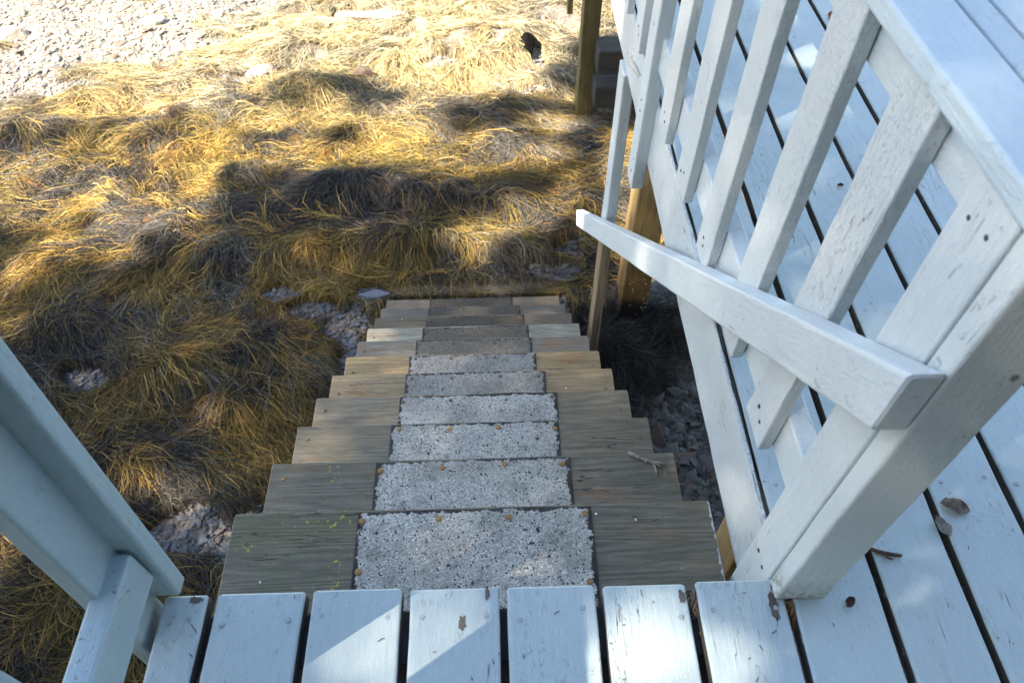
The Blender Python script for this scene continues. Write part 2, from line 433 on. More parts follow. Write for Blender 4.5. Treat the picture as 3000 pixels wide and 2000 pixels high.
# ------------------------------------------------------------------ ground
MOUNDS = [  # x, y, radius x, radius y, height
    (-2.44,3.99,.34,.22,.10),(-1.63,3.48,.30,.20,.13),(-1.08,3.32,.28,.2,.10),(-1.82,3.08,.26,.18,.10),(-1.36,3.15,.28,.2,.14),(-.82,3.30,.26,.2,.15),(-.40,3.24,.26,.2,.16),(.08,3.16,.3,.2,.14),(.55,3.15,.26,.18,.09),
    (-1.16,2.80,.24,.15,.09),(-.77,2.84,.26,.15,.10),(-.37,2.80,.26,.15,.10),(.02,2.76,.24,.14,.08),
    (-1.99,2.92,.26,.19,.15),(-1.62,2.71,.28,.19,.15),(-2.48,3.19,.3,.2,.08),(-2.68,2.63,.26,.2,.08),(-2.39,2.21,.25,.2,.09),(-1.33,2.0,.26,.17,.09),(-1.70,1.82,.26,.2,.11),(-1.28,1.58,.24,.18,.12),(-1.62,1.32,.26,.2,.10),(-1.87,.55,.4,.3,.10),
    (-1.0,4.07,.24,.16,.09),(-.44,4.17,.3,.18,.09),(.13,3.82,.3,.2,.09),(.14,4.27,.26,.18,.09),(-1.46,4.62,.36,.2,.11),(-1.87,4.33,.34,.2,.09),(-2.93,4.55,.4,.25,.09),(-3.25,4.09,.4,.22,.10),(-.83,5.07,.4,.25,.11),(-.30,5.27,.35,.22,.10),(-1.75,5.32,.45,.3,.10),(.06,5.0,.3,.2,.12),(-.16,5.44,.3,.2,.10),(.39,4.62,.2,.16,.10),(.22,5.3,.16,.2,.15),(-3.15,5.75,.4,.3,.04),(.63,1.88,.16,.16,.07)]
BARE = [  # x, y, rx, ry of stony patches without weed
    (-1.24,2.46,.20,.09),(-1.03,2.34,.22,.09),(-.82,2.22,.20,.14),(-.72,2.42,.12,.10),(-2.16,1.86,.17,.10),(-1.38,.96,.28,.17),(-1.12,.95,.20,.22),(.32,2.62,.22,.10),(.50,2.80,.2,.12),(-1.98,4.87,.30,.10),(-1.05,5.95,.55,.14),(-.40,4.98,.26,.09),(.36,5.03,.10,.22),(-.19,4.72,.12,.05),(.25,4.55,.25,.07),
    (-3.3,5.6,1.15,.62),(-3.9,5.0,.7,.6),(-4.4,6.2,1.6,.9),(-2.6,6.3,.9,.35),(-.8,2.0,.10,.3),(-.75,1.4,.12,.5),(-3.3,4.75,.4,.16),(-2.4,5.5,.4,.12),(-1.5,5.62,.35,.07)]
def Hs(x, y, smooth=False):
    z = -1.97 - .05 * (y - 2.3)
    for mx, my, rx, ry, h in MOUNDS:
        q = ((x - mx) / rx) ** 2 + ((y - my) / np.where(y < my, ry * .75, ry * 1.2)) ** 2
        z = z + h * np.exp(-q * 1.1) * .85
    z = z + .05 * (fbm(x * 1.9, y * 1.9, 21, 2) - .5)
    foot = np.clip((.50 - np.abs(x + .12)) / .10, 0, 1) * np.clip((2.5 - y) / .12, 0, 1)
    z = z + .085 * (1 - foot) * (fbm(x * 3.6 + .3 * y, y * 4.6, 25, 2) - .5)
    if not smooth: z = z + .035 * (fbm(x * 6, y * 6, 31, 3) - .5)
    return z
def bare_amount(x, y):
    m = np.zeros_like(x)
    wx = x + .12 * (fbm(x * 5, y * 5, 51, 3) - .5); wy = y + .12 * (fbm(x * 5 + 9, y * 5, 52, 3) - .5)
    for bx, by, rx, ry in BARE:
        m = np.maximum(m, np.clip(1.6 - 1.3 * np.sqrt(((wx - bx) / rx) ** 2 + ((wy - by) / ry) ** 2), 0, 1))
    right = np.clip((wx - (.42 + .02 * (wy - 1))) / .06, 0, 1) * np.clip((2.75 - wy) / .2, 0, 1)
    tuft = np.clip(1.3 - np.hypot((wx - .60) / .13, (wy - 1.90) / .17), 0, 1) + np.clip(1.4 - np.hypot((wx - .80) / .12, (wy - 2.15) / .1), 0, 1)
    m = np.maximum(m, np.clip(right - tuft, 0, 1))
    under = ((x > -.62) & (x < .40) & (y < 2.40)).astype(float)
    return np.maximum(m, under)
def ground():
    fx = np.arange(-5.2, 2.2, .035); fy = np.arange(-.5, 8.2, .035)
    X = np.concatenate([[-80, -40, -20, -12, -8, -6], fx, [2.5, 3, 4, 6, 10, 20, 40, 80]])
    Y = np.concatenate([[-60, -30, -12, -6, -3, -1.5, -.8], fy, [8.6, 9.5, 11, 14, 20, 40, 80, 140]])
    gx, gy = np.meshgrid(X, Y, indexing='ij')
    cz = np.where((np.abs(gx) > 6) | (gy > 9), Hs(np.clip(gx, -6, 3), np.clip(gy, -3, 9), True), Hs(gx, gy))
    # bank of earth rises behind the deck
    cz = cz + np.clip((-.8 - gy) / 4., 0, 1) * 1.7
    V = np.stack([gx, gy, cz], -1).reshape(-1, 3); a, b = gx.shape
    i, j = np.meshgrid(np.arange(a - 1), np.arange(b - 1), indexing='ij'); k = (i * b + j).ravel()
    loops = np.stack([k, k + b, k + b + 1, k + 1], 1)
    T = NT('beach_ground'); tc = T.n('TexCoord').outputs['Object']
    n1 = T.noise(tc, 2.2, 4.); n2 = T.noise(tc, 34., 6., .7); n3 = T.noise(tc, 160., 3., .6)
    vo = T.n('TexVoronoi', {'Vector': tc, 'Scale': 62.})
    c = T.mix(n1, (.19, .168, .15), (.27, .235, .205)); c = T.mix(T.step(n2, .42, .66), c, (.13, .105, .085))
    c = T.mix(.45, c, T.mix(1., c, T.mix(T.sep(vo.outputs['Color'])[0], (.5, .5, .5), (1.5, 1.5, 1.5)), 'MULTIPLY'))
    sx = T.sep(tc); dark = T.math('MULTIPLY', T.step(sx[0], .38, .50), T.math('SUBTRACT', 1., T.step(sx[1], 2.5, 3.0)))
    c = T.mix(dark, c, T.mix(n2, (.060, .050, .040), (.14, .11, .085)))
    c = T.mix(T.math('SUBTRACT', 1., T.step(sx[1], -1.2, -.5)), c, T.mix(n2, (.018, .016, .010), (.05, .042, .025)))
    pale = T.math('MULTIPLY', T.step(sx[1], 4.0, 5.2), T.step(T.math('MULTIPLY', sx[0], -1.), -.6, 1.6))
    c = T.mix(pale, c, T.mix(n2, (.24, .20, .15), (.38, .325, .255)))
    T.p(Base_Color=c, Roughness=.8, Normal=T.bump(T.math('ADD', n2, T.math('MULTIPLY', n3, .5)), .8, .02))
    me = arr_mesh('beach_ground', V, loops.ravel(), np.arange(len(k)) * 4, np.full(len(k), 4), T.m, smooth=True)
    o = bpy.data.objects.new('beach_ground', me); COL.objects.link(o); tag(o, kind='structure')
ground()

# ------------------------------------------------------------------ seaweed
def seaweed(n_clump=10500, per=36):
    rng = np.random.default_rng(5)
    # clump roots, importance by nearness so that strands keep about the same look
    cx = rng.uniform(-6.2, 1.6, 90000); cy = rng.uniform(-.3, 8.0, 90000)
    P = np.column_stack([cx, cy, np.full(len(cx), -2.)])
    keep = in_view(P, .16)
    b = bare_amount(cx, cy)
    keep &= rng.random(len(cx)) > b * 1.05
    keep &= ~((cx > .40) & (cy < 1.0))
    far_thin = np.clip((cy - 4.3) / 1.8, 0, 1) * np.clip((-cx + .6) / 2.6, 0, 1)
    keep &= rng.random(len(cx)) > far_thin * .75
    keep &= rng.random(len(cx)) > np.clip((fbm(cx * 2.2, cy * 3.2, 95, 3) - .5) / .1, 0, 1) * np.clip((cy - 4.2) / 1., 0, 1) * .8
    d = np.linalg.norm(P - CAM_POS, axis=1)
    keep &= rng.random(len(cx)) < np.clip((3.3 / d) ** 1.1, .25, 1)
    cx = cx[keep][:n_clump]; cy = cy[keep][:n_clump]
    C = len(cx)
    e = .05
    gxs = (Hs(cx + e, cy, True) - Hs(cx - e, cy, True)) / (2 * e); gys = (Hs(cx, cy + e, True) - Hs(cx, cy - e, True)) / (2 * e)
    ang = 2 * math.pi * (fbm(cx * .55, cy * .55, 71, 2) - .5) * 1.5 - math.pi * .62
    fx = -gxs * 1.7 + np.cos(ang) * .6 + rng.normal(0, .22, C); fy = -gys * 1.7 + np.sin(ang) * .6 + rng.normal(0, .22, C)
    head = np.arctan2(fy, fx)
    csize = rng.uniform(.6, 1.35, C) * (.75 + .5 * vnoise(cx * 2, cy * 2, 77))
    # colour of each clump: golden, olive, dry grey, nearly black crust on the mound tops
    top = Hs(cx, cy, True) - (-1.97 - .05 * (cy - 2.3))
    k1 = fbm(cx * 1.6, cy * 1.6, 81, 3) + rng.normal(0, .09, C); k2 = fbm(cx * 2.6 + 5, cy * 2.6, 82, 3) + rng.normal(0, .10, C)
    gold = np.array([.50, .322, .088]); olive = np.array([.29, .205, .060]); grey = np.array([.24, .215, .165]); blk = np.array([.098, .088, .078]); red = np.array([.22, .09, .025])
    cc = np.where((k1 > .5)[:, None], gold, olive)
    cc = np.where((k2 > .64)[:, None], grey, cc)
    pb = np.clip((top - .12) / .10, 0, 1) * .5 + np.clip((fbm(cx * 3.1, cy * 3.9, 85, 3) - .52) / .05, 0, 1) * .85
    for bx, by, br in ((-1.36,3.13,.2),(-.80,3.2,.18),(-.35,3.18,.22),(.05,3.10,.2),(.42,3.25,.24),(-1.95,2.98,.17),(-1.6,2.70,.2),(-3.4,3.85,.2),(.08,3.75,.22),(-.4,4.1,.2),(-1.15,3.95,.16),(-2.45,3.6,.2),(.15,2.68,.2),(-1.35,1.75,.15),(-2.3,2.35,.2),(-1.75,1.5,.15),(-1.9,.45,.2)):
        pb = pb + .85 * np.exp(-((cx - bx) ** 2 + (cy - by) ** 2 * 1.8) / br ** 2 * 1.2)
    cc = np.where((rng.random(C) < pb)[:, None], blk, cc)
    cc = np.where((rng.random(C) < .02)[:, None], red, cc)
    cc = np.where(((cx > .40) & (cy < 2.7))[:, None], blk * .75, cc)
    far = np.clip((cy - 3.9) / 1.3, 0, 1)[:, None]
    cc = cc * (1 - far * .6) + far * .6 * np.array([.60, .51, .33])  # far weed paled, its sunlit look mixed into the colour
    cc = cc * (.66 + .34 * np.clip((cy - 2.3) / 1.3, 0, 1))[:, None]  # nearer weed darkened, its shade worked into the clump colour
    # strands
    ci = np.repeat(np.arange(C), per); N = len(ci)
    spread = rng.normal(0, .034, (N, 2)) * csize[ci][:, None]
    hx, hy = np.cos(head[ci]), np.sin(head[ci])
    sa = spread[:, 0] * 1.7; sb = spread[:, 1] * .62; spread = np.column_stack([sa * hx - sb * hy, sa * hy + sb * hx])
    x = cx[ci] + spread[:, 0]; y = cy[ci] + spread[:, 1]
    lat = spread[:, 0] * -hy + spread[:, 1] * hx
    th = head[ci] + lat * 1.5 + rng.normal(0, .11, N) + (rng.random(N) < .22) * rng.normal(0, .6, N)
    L = rng.uniform(.14, .31, N) * csize[ci]
    K = 7
    rad = (.0008 + .0011 * rng.random(N) ** 1.7) * (1 + .12 * np.clip(y - 2, 0, 4))
    lr = rng.random(N); lift = (lr ** 1.3 * .042 + rng.uniform(0, .022, C)[ci]) * csize[ci] + .003
    curl = rng.normal(0, 1.3, C)[ci] + rng.normal(0, .55, N); wph = rng.uniform(0, 6.28, C)[ci] + lat * 9 + rng.normal(0, .5, N); wam = rng.uniform(.05, .55, C)[ci] * rng.uniform(.6, 1.3, N)
    pts = np.zeros((N, K, 3))
    for k in range(K):
        t = k / (K - 1)
        prof = np.sin(math.pi * min(1, t * .85 + .15)) ** .7
        z = Hs(x, y, True) + .012 + lift * prof + .004 * rng.normal(0, 1, N)
        z = z - .10 * np.clip((bare_amount(x, y) - .55) / .35, 0, 1) * (x < .5) - np.clip(z - (-1.935), 0, 1) * ((x > -.66) & (x < .38) & (y < 2.50)) * (y < 3.3)
        pts[:, k] = np.column_stack([x, y, z])
        # steer by the slope a little
        if k < K - 1:
            e = .04
            sx = (Hs(x + e, y, True) - Hs(x - e, y, True)) / (2 * e); sy = (Hs(x, y + e, True) - Hs(x, y - e, True)) / (2 * e)
            dx = np.cos(th) - sx * .6; dy = np.sin(th) - sy * .6
            n = np.hypot(dx, dy) + 1e-6; dx /= n; dy /= n
            sl = np.sqrt(1 + (sx * dx + sy * dy) ** 2)
            st = L / (K - 1) / sl
            x = x + dx * st; y = y + dy * st
            th = th + curl * .16 + wam * np.sin(wph + k * 1.6)
    tan = np.gradient(pts, axis=1); tan /= np.linalg.norm(tan, axis=2, keepdims=True) + 1e-9
    side = np.cross(tan, np.array([0, 0, 1.])); side /= np.linalg.norm(side, axis=2, keepdims=True) + 1e-9
    up = np.cross(side, tan)
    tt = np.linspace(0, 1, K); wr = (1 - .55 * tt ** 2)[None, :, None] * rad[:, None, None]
    ring = []
    for a in (90, 210, 330):
        ring.append(pts + side * math.cos(R(a)) * wr * 1.15 + up * math.sin(R(a)) * wr)
    V = np.stack(ring, 2).reshape(-1, 3)                    # N,K,3 -> flat
    base = (np.arange(N) * K * 3)[:, None, None]; kk = (np.arange(K - 1) * 3)[None, :, None]; aa = np.arange(3)[None, None, :]
    i0 = base + kk + aa; i1 = base + kk + (aa + 1) % 3
    loops = np.stack([i0, i1, i1 + 3, i0 + 3], -1).reshape(-1)
    nq = N * (K - 1) * 3
    sv = rng.uniform(.40, 1.65, N)[:, None]; hue = rng.normal(0, .10, N)[:, None] * np.array([1., .2, -.4])
    cl = rng.uniform(.50, 1.45, C)[ci][:, None]
    colr = np.clip(cc[ci] * sv * cl * (1 + hue) * (.26 + .92 * lr[:, None]), .008, .9)  # low strands tinted darker, shade between the locks painted into the colour
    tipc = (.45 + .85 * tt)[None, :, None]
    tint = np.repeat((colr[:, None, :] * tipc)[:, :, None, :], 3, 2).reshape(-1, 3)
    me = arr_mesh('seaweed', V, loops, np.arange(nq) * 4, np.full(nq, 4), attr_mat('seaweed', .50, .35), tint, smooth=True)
    o = bpy.data.objects.new('seaweed', me); COL.objects.link(o)
    tag(o, 'golden brown rockweed matted over the beach', 'seaweed', kind='stuff')
seaweed()

# ------------------------------------------------------------------ stones
def chips(name, cx, cy, size, thick, elong, tint, mat, label, tiltmax=.3, lift=0.):
    n = len(cx); rng = np.random.default_rng(len(cx))
    K = 5
    a = (np.arange(K)[None, :] + rng.uniform(-.32, .32, (n, K))) * 2 * math.pi / K
    rr = size[:, None] * rng.uniform(.55, 1.15, (n, K))
    px = np.cos(a) * rr * elong[:, None]; py = np.sin(a) * rr
    ins = rng.uniform(.72, .95, (n, 1))
    top = np.stack([px * ins, py * ins, np.repeat(thick[:, None], K, 1) * rng.uniform(.75, 1.15, (n, K))], -1)
    mid = np.stack([px, py, np.repeat(thick[:, None] * .35, K, 1)], -1)
    bot = np.stack([px * .9, py * .9, np.repeat(-thick[:, None] * .6, K, 1)], -1)
    L = np.stack([top, mid, bot], 1).reshape(n, 3 * K, 3)
    yaw = rng.uniform(0, 6.28, n); ti = rng.normal(0, tiltmax, n); tj = rng.normal(0, tiltmax, n)
    z = L[..., 2] + L[..., 0] * ti[:, None] + L[..., 1] * tj[:, None]
    X = L[..., 0] * np.cos(yaw)[:, None] - L[..., 1] * np.sin(yaw)[:, None] + cx[:, None]
    Y = L[..., 0] * np.sin(yaw)[:, None] + L[..., 1] * np.cos(yaw)[:, None] + cy[:, None]
    Z = z + (Hs(cx, cy) + rng.uniform(0, 1, n) * lift)[:, None]
    V = np.stack([X, Y, Z], -1).reshape(-1, 3)
    b = (np.arange(n) * 3 * K)[:, None]; k = np.arange(K); k2 = (k + 1) % K
    tops = b + k
    q1 = np.stack([b + k + K, b + k2 + K, b + k2, b + k], -1); q2 = np.stack([b + k + 2 * K, b + k2 + 2 * K, b + k2 + K, b + k + K], -1)
    loops = np.concatenate([tops.ravel(), q1.ravel(), q2.ravel()])
    tot = np.concatenate([np.full(n, K), np.full(n * K * 2, 4)]); st = np.concatenate([[0], np.cumsum(tot)[:-1]])
    me = arr_mesh(name, V, loops, st, tot, mat, np.repeat(tint, 3 * K, 0))
    o = bpy.data.objects.new(name, me); COL.objects.link(o)
    if label: tag(o, label, 'gravel', kind='stuff')
    return o
STONE = attr_mat('shale_stone', .7, .4, 45., .5)
def gravel():
    rng = np.random.default_rng(9)
    x = rng.uniform(-6, 1.6, 300000); y = rng.uniform(-.2, 8, 300000)
    b = bare_amount(x, y); P = np.column_stack([x, y, np.full(len(x), -2.)])
    k = (rng.random(len(x)) < np.clip(b, .015, 1)) & in_view(P, .12)
    d = np.linalg.norm(P - CAM_POS, axis=1); k &= ~((x > -.60) & (x < .36) & (y < 2.0) & (rng.random(len(x)) < .7))
    k &= rng.random(len(x)) < np.where(y > 4.2, .62, .85)
    x = x[k]; y = y[k]; n = len(x)
    far = np.clip((y - 4.2) / .8, 0, 1); right = ((x > .36) & (y < 3)).astype(float)
    u = rng.random(n)
    size = .004 + .017 * u ** 3.5 * (1 - .45 * far) + right * .022 * rng.random(n) ** 3
    size = size + far * .035 * rng.random(n) ** 16 + right * .020 * rng.random(n) ** 2; thick = np.minimum(size, .02) * rng.uniform(.12, .30, n); el = rng.uniform(1.1, 2.9, n) - far * .5 + right * rng.uniform(0, .9, n)
    g = rng.uniform(.05, .15, n) * (1 + far * .5) * (1 - .15 * right) * (1 + far * .35)
    tint = g[:, None] * np.where(rng.random(n)[:, None] < .15, np.array([1.25, .95, .8]), np.array([.94, 1.0, 1.05])) * (1 + rng.normal(0, .018, (n, 3)) * 1.)
    tint = np.clip(tint * (1 - far[:, None] * np.array([-.12, .0, .14])) * (1 - right[:, None] * np.array([0, .10, .22])), .01, .8)
    chips('shale_gravel', x, y, size, thick, el, tint, STONE, 'loose grey shale chips between the seaweed', .19, .010)
gravel()
def rock(x, y, a, b, h, rot, tint, label, name='rock', seed=0, z=None, flat=.0, group=None, mat=None):
    bm = bmesh.new(); bmesh.ops.create_icosphere(bm, subdivisions=4, radius=1)
    rs = np.random.default_rng(seed)
    planes = [(Vector(rs.normal(0, 1, 3)).normalized(), rs.uniform(.55, .9)) for _ in range(12)]
    if flat: planes.append((Vector((0.05, .03, 1)).normalized(), flat))
    for v in bm.verts:
        p = v.co.copy()
        for n, dd in planes:
            q = p.dot(n)
            if q > dd: p -= n * (q - dd) * .93
        w = fbm(np.array([p.x * 3 + seed, p.y * 3]), np.array([p.z * 3, p.x * 2 + 3.]), 91 + seed, 4)
        p *= 1 + (w[0] - .5) * .14
        v.co = (p.x * a, p.y * b, p.z * h)
    me = bpy.data.meshes.new(name); bm.to_mesh(me); bm.free()
    at = me.color_attributes.new('tint', 'FLOAT_COLOR', 'POINT')
    for d_ in at.data: d_.color = (*tint, 1)
    me.materials.append(mat or STONE)
    zz = float(Hs(np.array([x]), np.array([y]))[0]) if z is None else z
    o = link(name, me, Matrix.Translation((x, y, zz + h * .25)) @ Matrix.Rotation(rot, 4, 'Z'))
    tag(o, label, 'rock', group)
    return o
rock(-.79, 2.13, .075, .055, .022, .5, (.20, .20, .215), 'pale grey flat stone beside the ninth tread of the stairs', seed=1, flat=.5)
rock(-.70, 2.42, .11, .035, .022, .05, (.15, .155, .17), 'long blue grey slab by the lowest treads of the stairs', seed=2, flat=.5)
rock(-.93, 2.41, .085, .024, .016, 2.5, (.18, .18, .19), 'narrow splinter of grey shale left of the lowest treads', seed=3, flat=.5)
rock(-1.06, 2.49, .06, .028, .016, .5, (.19, .19, .20), 'short grey shale splinter at the edge of the seaweed', seed=4, flat=.5)
rock(.46, 4.86, .12, .10, .05, .2, (.42, .35, .29), 'square stone slab with a flat top left of the green dock piling', seed=5, flat=.45)
rock(.27, 5.14, .075, .13, .12, .1, (.006, .0055, .005), 'weed covered boulder coloured black for its shaded hollow', seed=6, mat=attr_mat('hollow_shade_rock', 1., .03, 45., .8))  # whole rock tinted near black, the shade of its hollow painted as colour
rock(-1.86, 4.93, .14, .09, .06, .4, (.26, .21, .18), 'brown stone with a dark hollow amid the yellow seaweed', seed=7)
rock(-1.45, 5.0, .20, .06, .03, .5, (.42, .38, .33), 'long pale slab sloping up to the right beside brown stone', seed=8, flat=.4)
rock(-4.18, 5.72, .16, .08, .08, .3, (.33, .29, .24), 'weed topped stone lying on the pebbles at the left edge', seed=9)
rock(-2.98, 5.85, .13, .07, .05, .5, (.44, .41, .37), 'smooth pale stone lying among the white pebbles', seed=10)
rock(-4.6, 6.55, .2, .14, .08, .3, (.5, .46, .42), 'bleached stone in the far left corner of the beach', seed=11, flat=.6)
rock(-1.0, 6.05, .45, .12, .03, .1, (.30, .26, .21), 'broad bleached ledge along the far edge of the seaweed', seed=12, flat=.45)
rock(-1.02, 4.86, .12, .08, .10, .2, (.16, .11, .08), 'reddish brown stone poking through the weed above the dark shade', seed=13)
rock(.96, 1.22, .10, .035, .025, 2.7, (.035, .032, .03), 'largest dark wet splinter of rock under the deck edge', seed=14, flat=.5)

# ------------------------------------------------------------------ deck
deck = empty('deck', (.5, 0, 0), 'pale blue painted plank deck with weathered gaps at the stair head', 'deck')
# board: left x, right x, y near, y far
BX = [(-.545, -.4745, -.62, .002), (-.459, -.3175, -.62, .003), (-.303, -.1585, -.62, .004), (-.145, -.001, -.62, .001), (.013, .1555, -.62, .001), (.168, .305, -.62, -.001), (.321, .4605, -.62, .002),
      (.4755, .6165, -.62, 4.6), (.631, .757, -.62, 4.6), (.771, .8995, -.62, 4.6), (.914, 1.0415, -.62, 4.6), (1.056, 1.190, -.62, 4.6), (1.204, 1.340, -.62, 4.6), (1.354, 1.49, -.62, 4.6), (1.504, 1.64, -.62, 4.6), (1.654, 1.79, -.62, 4.6), (1.804, 1.94, -.62, 4.6)]
for i, (x0, x1, y0, y1) in enumerate(BX):
    b = board('deck_board', ((x0 + x1) / 2, y0, random.uniform(-.001, .001)), (0, 1, 0), (0, 0, 1), y1 - y0, x1 - x0, .036, [DECKPAINT, SIDE], deck, bevel=.0045, jit=.0010)
    if i < 8:
        for xx in (x0 + .022, x1 - .022):
            if i < 7: nail((xx + random.uniform(-.006, .006), -.045 + random.uniform(-.012, .012), .0012), b, True)
    for px_, py_, pw_, pl_, bi in ((.441, -.040, .008, .030, 6), (.448, -.016, .007, .012, 6), (-.060, -.056, .006, .013, 3), (.296, -.022, .006, .011, 5), (-.492, -.006, .012, .006, 0), (-.02, -.010, .004, .012, 3)):
        if bi == i:
            rs = np.random.default_rng(int(abs(px_) * 9000)); m_ = 22; an = np.arange(m_) * 2 * math.pi / m_
            rr_ = .8 + .5 * (fbm(np.cos(an) * 1.6 + px_ * 90, np.sin(an) * 1.6, 7, 3) - .3) + rs.uniform(-.22, .22, m_); bmv = [(math.cos(a_) * q_ * pw_, math.sin(a_) * q_ * pl_, 0) for a_, q_ in zip(an, rr_)]
            me_ = bpy.data.meshes.new('peeled_patch'); me_.from_pydata(bmv + [(x_ * .97, y_ * .97, .0003) for x_, y_, _ in bmv], [], [tuple(range(m_, 2 * m_))] + [(k_, (k_ + 1) % m_, (k_ + 1) % m_ + m_, k_ + m_) for k_ in range(m_)])
            me_.materials.append(PEEL); link('peeled_patch', me_, Matrix.Translation((px_, py_, .0012)), b)
    if i >= 7:
        for yy in (.17, .58):
            for xx in (x0 + .022, x1 - .022): nail((xx + random.uniform(-.006, .006), yy + random.uniform(-.01, .01), .0012), b, True)
board('rim_joist', (-.535, -.062, -.038), (1, 0, 0), (0, 0, 1), .98, .085, .18, JOIST, deck)
for yy in (-.50,): board('joist', (-.58, yy, -.038), (1, 0, 0), (0, 0, 1), 2.5, .05, .18, JOIST, deck)
for yy in (.9, 1.7, 2.5, 3.3, 4.1): board('joist', (.50, yy, -.038), (1, 0, 0), (0, 0, 1), 1.45, .05, .18, JOIST, deck)
FASC = paint_mat('fascia_paint', (.52, .57, .585), wear=.7, rough_sawn=.9, mildew=.3)
board('fascia_board', (.4585, .090, -.101), (0, 1, 0), (-1, 0, 0), 4.5, .196, .011, FASC, deck, bevel=.003, jit=.0014)
board('fascia_cap_strip', (.4672, .090, -.003), (0, 1, 0), (0, 0, 1), 4.5, .011, .03, GAPW, deck, bevel=.001, jit=.0030)
bead = tube_mesh('paint_bead', [[((.4612 + .0035 * float(vnoise(np.array([y_ * 5]), np.array([3.]), 12)[0]), y_, .0010 + .0015 * float(vnoise(np.array([y_ * 11]), np.array([7.]), 13)[0])), .0016 + .0018 * float(vnoise(np.array([y_ * 37]), np.array([1.]), 14)[0])) for y_ in np.arange(.095, 1.45, .008)]], bare_mat('cracked_paint_bead', (.34, .38, .40), (.52, .57, .59), dark=(.07, .065, .06)), seg=6)
link('paint_bead', bead, Matrix.Identity(4), deck)

# support under the deck corner
sp = empty('support_post', (.52, .18, -1.95), 'bare tan timber post under the deck corner beside the top tread', 'post')
vpost('timber', .476, .56, .135, .235, -2.0, -.039, TANWOOD, sp, bevel=.005)

# ------------------------------------------------------------------ stairs
st = empty('staircase', (-.08, 1.2, -1.95), 'weathered timber stairs with grey grit pads going down to the beach', 'stairs')
XL, XR, Y1, Z1, RUN, RISE, SK = -.5345, .4286, .2341, -.1875, .2106, .1707, -.0087
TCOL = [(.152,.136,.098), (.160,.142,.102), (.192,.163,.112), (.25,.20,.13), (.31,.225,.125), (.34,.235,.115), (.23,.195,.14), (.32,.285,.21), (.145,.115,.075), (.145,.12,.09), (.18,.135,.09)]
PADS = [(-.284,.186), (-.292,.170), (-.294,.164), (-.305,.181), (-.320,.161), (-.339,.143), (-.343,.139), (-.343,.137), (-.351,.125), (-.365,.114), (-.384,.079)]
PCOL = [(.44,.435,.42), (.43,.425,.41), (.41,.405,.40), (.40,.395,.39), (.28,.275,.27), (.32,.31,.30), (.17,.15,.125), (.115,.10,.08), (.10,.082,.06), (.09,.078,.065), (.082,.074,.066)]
XLd = [0, .003, .001, -.004, -.006, -.003, 0, .003, .002, 0, -.004]
for i in range(11):
    y = Y1 + RUN * i; z = Z1 - RISE * i; xl = XL + SK * i + XLd[i]; xr = XR + SK * i
    m = TREAD1 if i == 0 else (TREADL if i == 1 else TREAD)
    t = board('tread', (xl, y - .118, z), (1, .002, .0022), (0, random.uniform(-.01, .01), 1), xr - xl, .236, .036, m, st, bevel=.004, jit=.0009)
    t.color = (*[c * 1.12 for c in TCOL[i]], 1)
    pl, pr = PADS[i]
    yb = .226 - .004 * (i % 3)
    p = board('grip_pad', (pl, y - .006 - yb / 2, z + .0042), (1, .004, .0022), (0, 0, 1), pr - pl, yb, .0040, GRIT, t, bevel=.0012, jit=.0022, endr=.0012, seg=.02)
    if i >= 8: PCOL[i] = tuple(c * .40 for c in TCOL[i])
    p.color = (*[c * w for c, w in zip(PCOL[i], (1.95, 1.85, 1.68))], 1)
    zz = z + .0055
    k = 3 if i == 7 else 4
    for q in range(4):
        nail((pl + .018 + (pr - pl - .036) * q / 3 + random.uniform(-.012, .012), y - .024 + random.uniform(-.006, .004), zz), t, s=1.35, dull=i > 2)
    for xx in (pl + .012, pr - .016): nail((xx, y - .145 + random.uniform(-.02, .02), zz), t, s=1.35, dull=i > 2)
    nail((xl + .033, y - .062 + random.uniform(-.02, .02), z + .001), t, s=1.1, dull=i != 1); nail((xr - .03, y - .07 + random.uniform(-.02, .02), z + .001), t, s=1.1, dull=i != 1)
for xx in (XL + .07, XR - .10):
    s_ = board('stringer', (xx, -.06, -.155), (SK, RUN, -RISE), (0, .2, 1), 3.02, .04, .24, CRIBWOOD, st, bevel=.003)

# ------------------------------------------------------------------ right railing
rr = empty('deck_railing', (.48, 0, 0), 'pale blue deck railing with wide flat balusters right of the stairs', 'railing')
def rx(y): return .0 - .0185 * (y - .05)
vpost('end_post', .444, .527, -.033, .0015, .0012, .779, POSTPAINT, rr, bevel=.005, jit=.0006)
vpost('end_board', .4445, .4566, .0045, .0855, -.235, .7775, RAILPAINT, rr, bevel=.004, jit=.0006)
# balusters: front y at deck height, rear y, bottom z, top z
BAL = [(.187, .275, .103), (.383, .470, .100), (.612, .703, .082), (.838, .935, .082), (1.066, 1.165, .072), (1.49, 1.585, .068), (1.715, 1.81, .066), (1.94, 2.035, .065), (2.165, 2.26, .065), (2.39, 2.485, .065)]
for i, (ya, yb, zb) in enumerate(BAL):
    x = .4445 + rx(ya)
    vpost('baluster', x, x + .0225, ya, yb, zb, .779, ROUGHPAINT, rr, lean=(0, -.022 if i < 3 else -.03), bevel=.003, jit=.0012)
RL = math.atan(.0185)
def yawrail(name, x, y0, y1, z0, z1, th, mat, up=(-1, 0, 0), **kw):
    d = (-.0185, 1, 0)
    return board(name, (x + rx(y0), y0, (z0 + z1) / 2), d, (-1, -.0185, 0), (y1 - y0), z1 - z0, th, mat, rr, **kw)
yawrail('bottom_rail', .4685, .003, 4.4, .108, .203, .036, RAILPAINT, bevel=.004)
yawrail('upper_rail', .4685, .003, 4.4, .705, .7775, .036, RAILPAINT, bevel=.004)
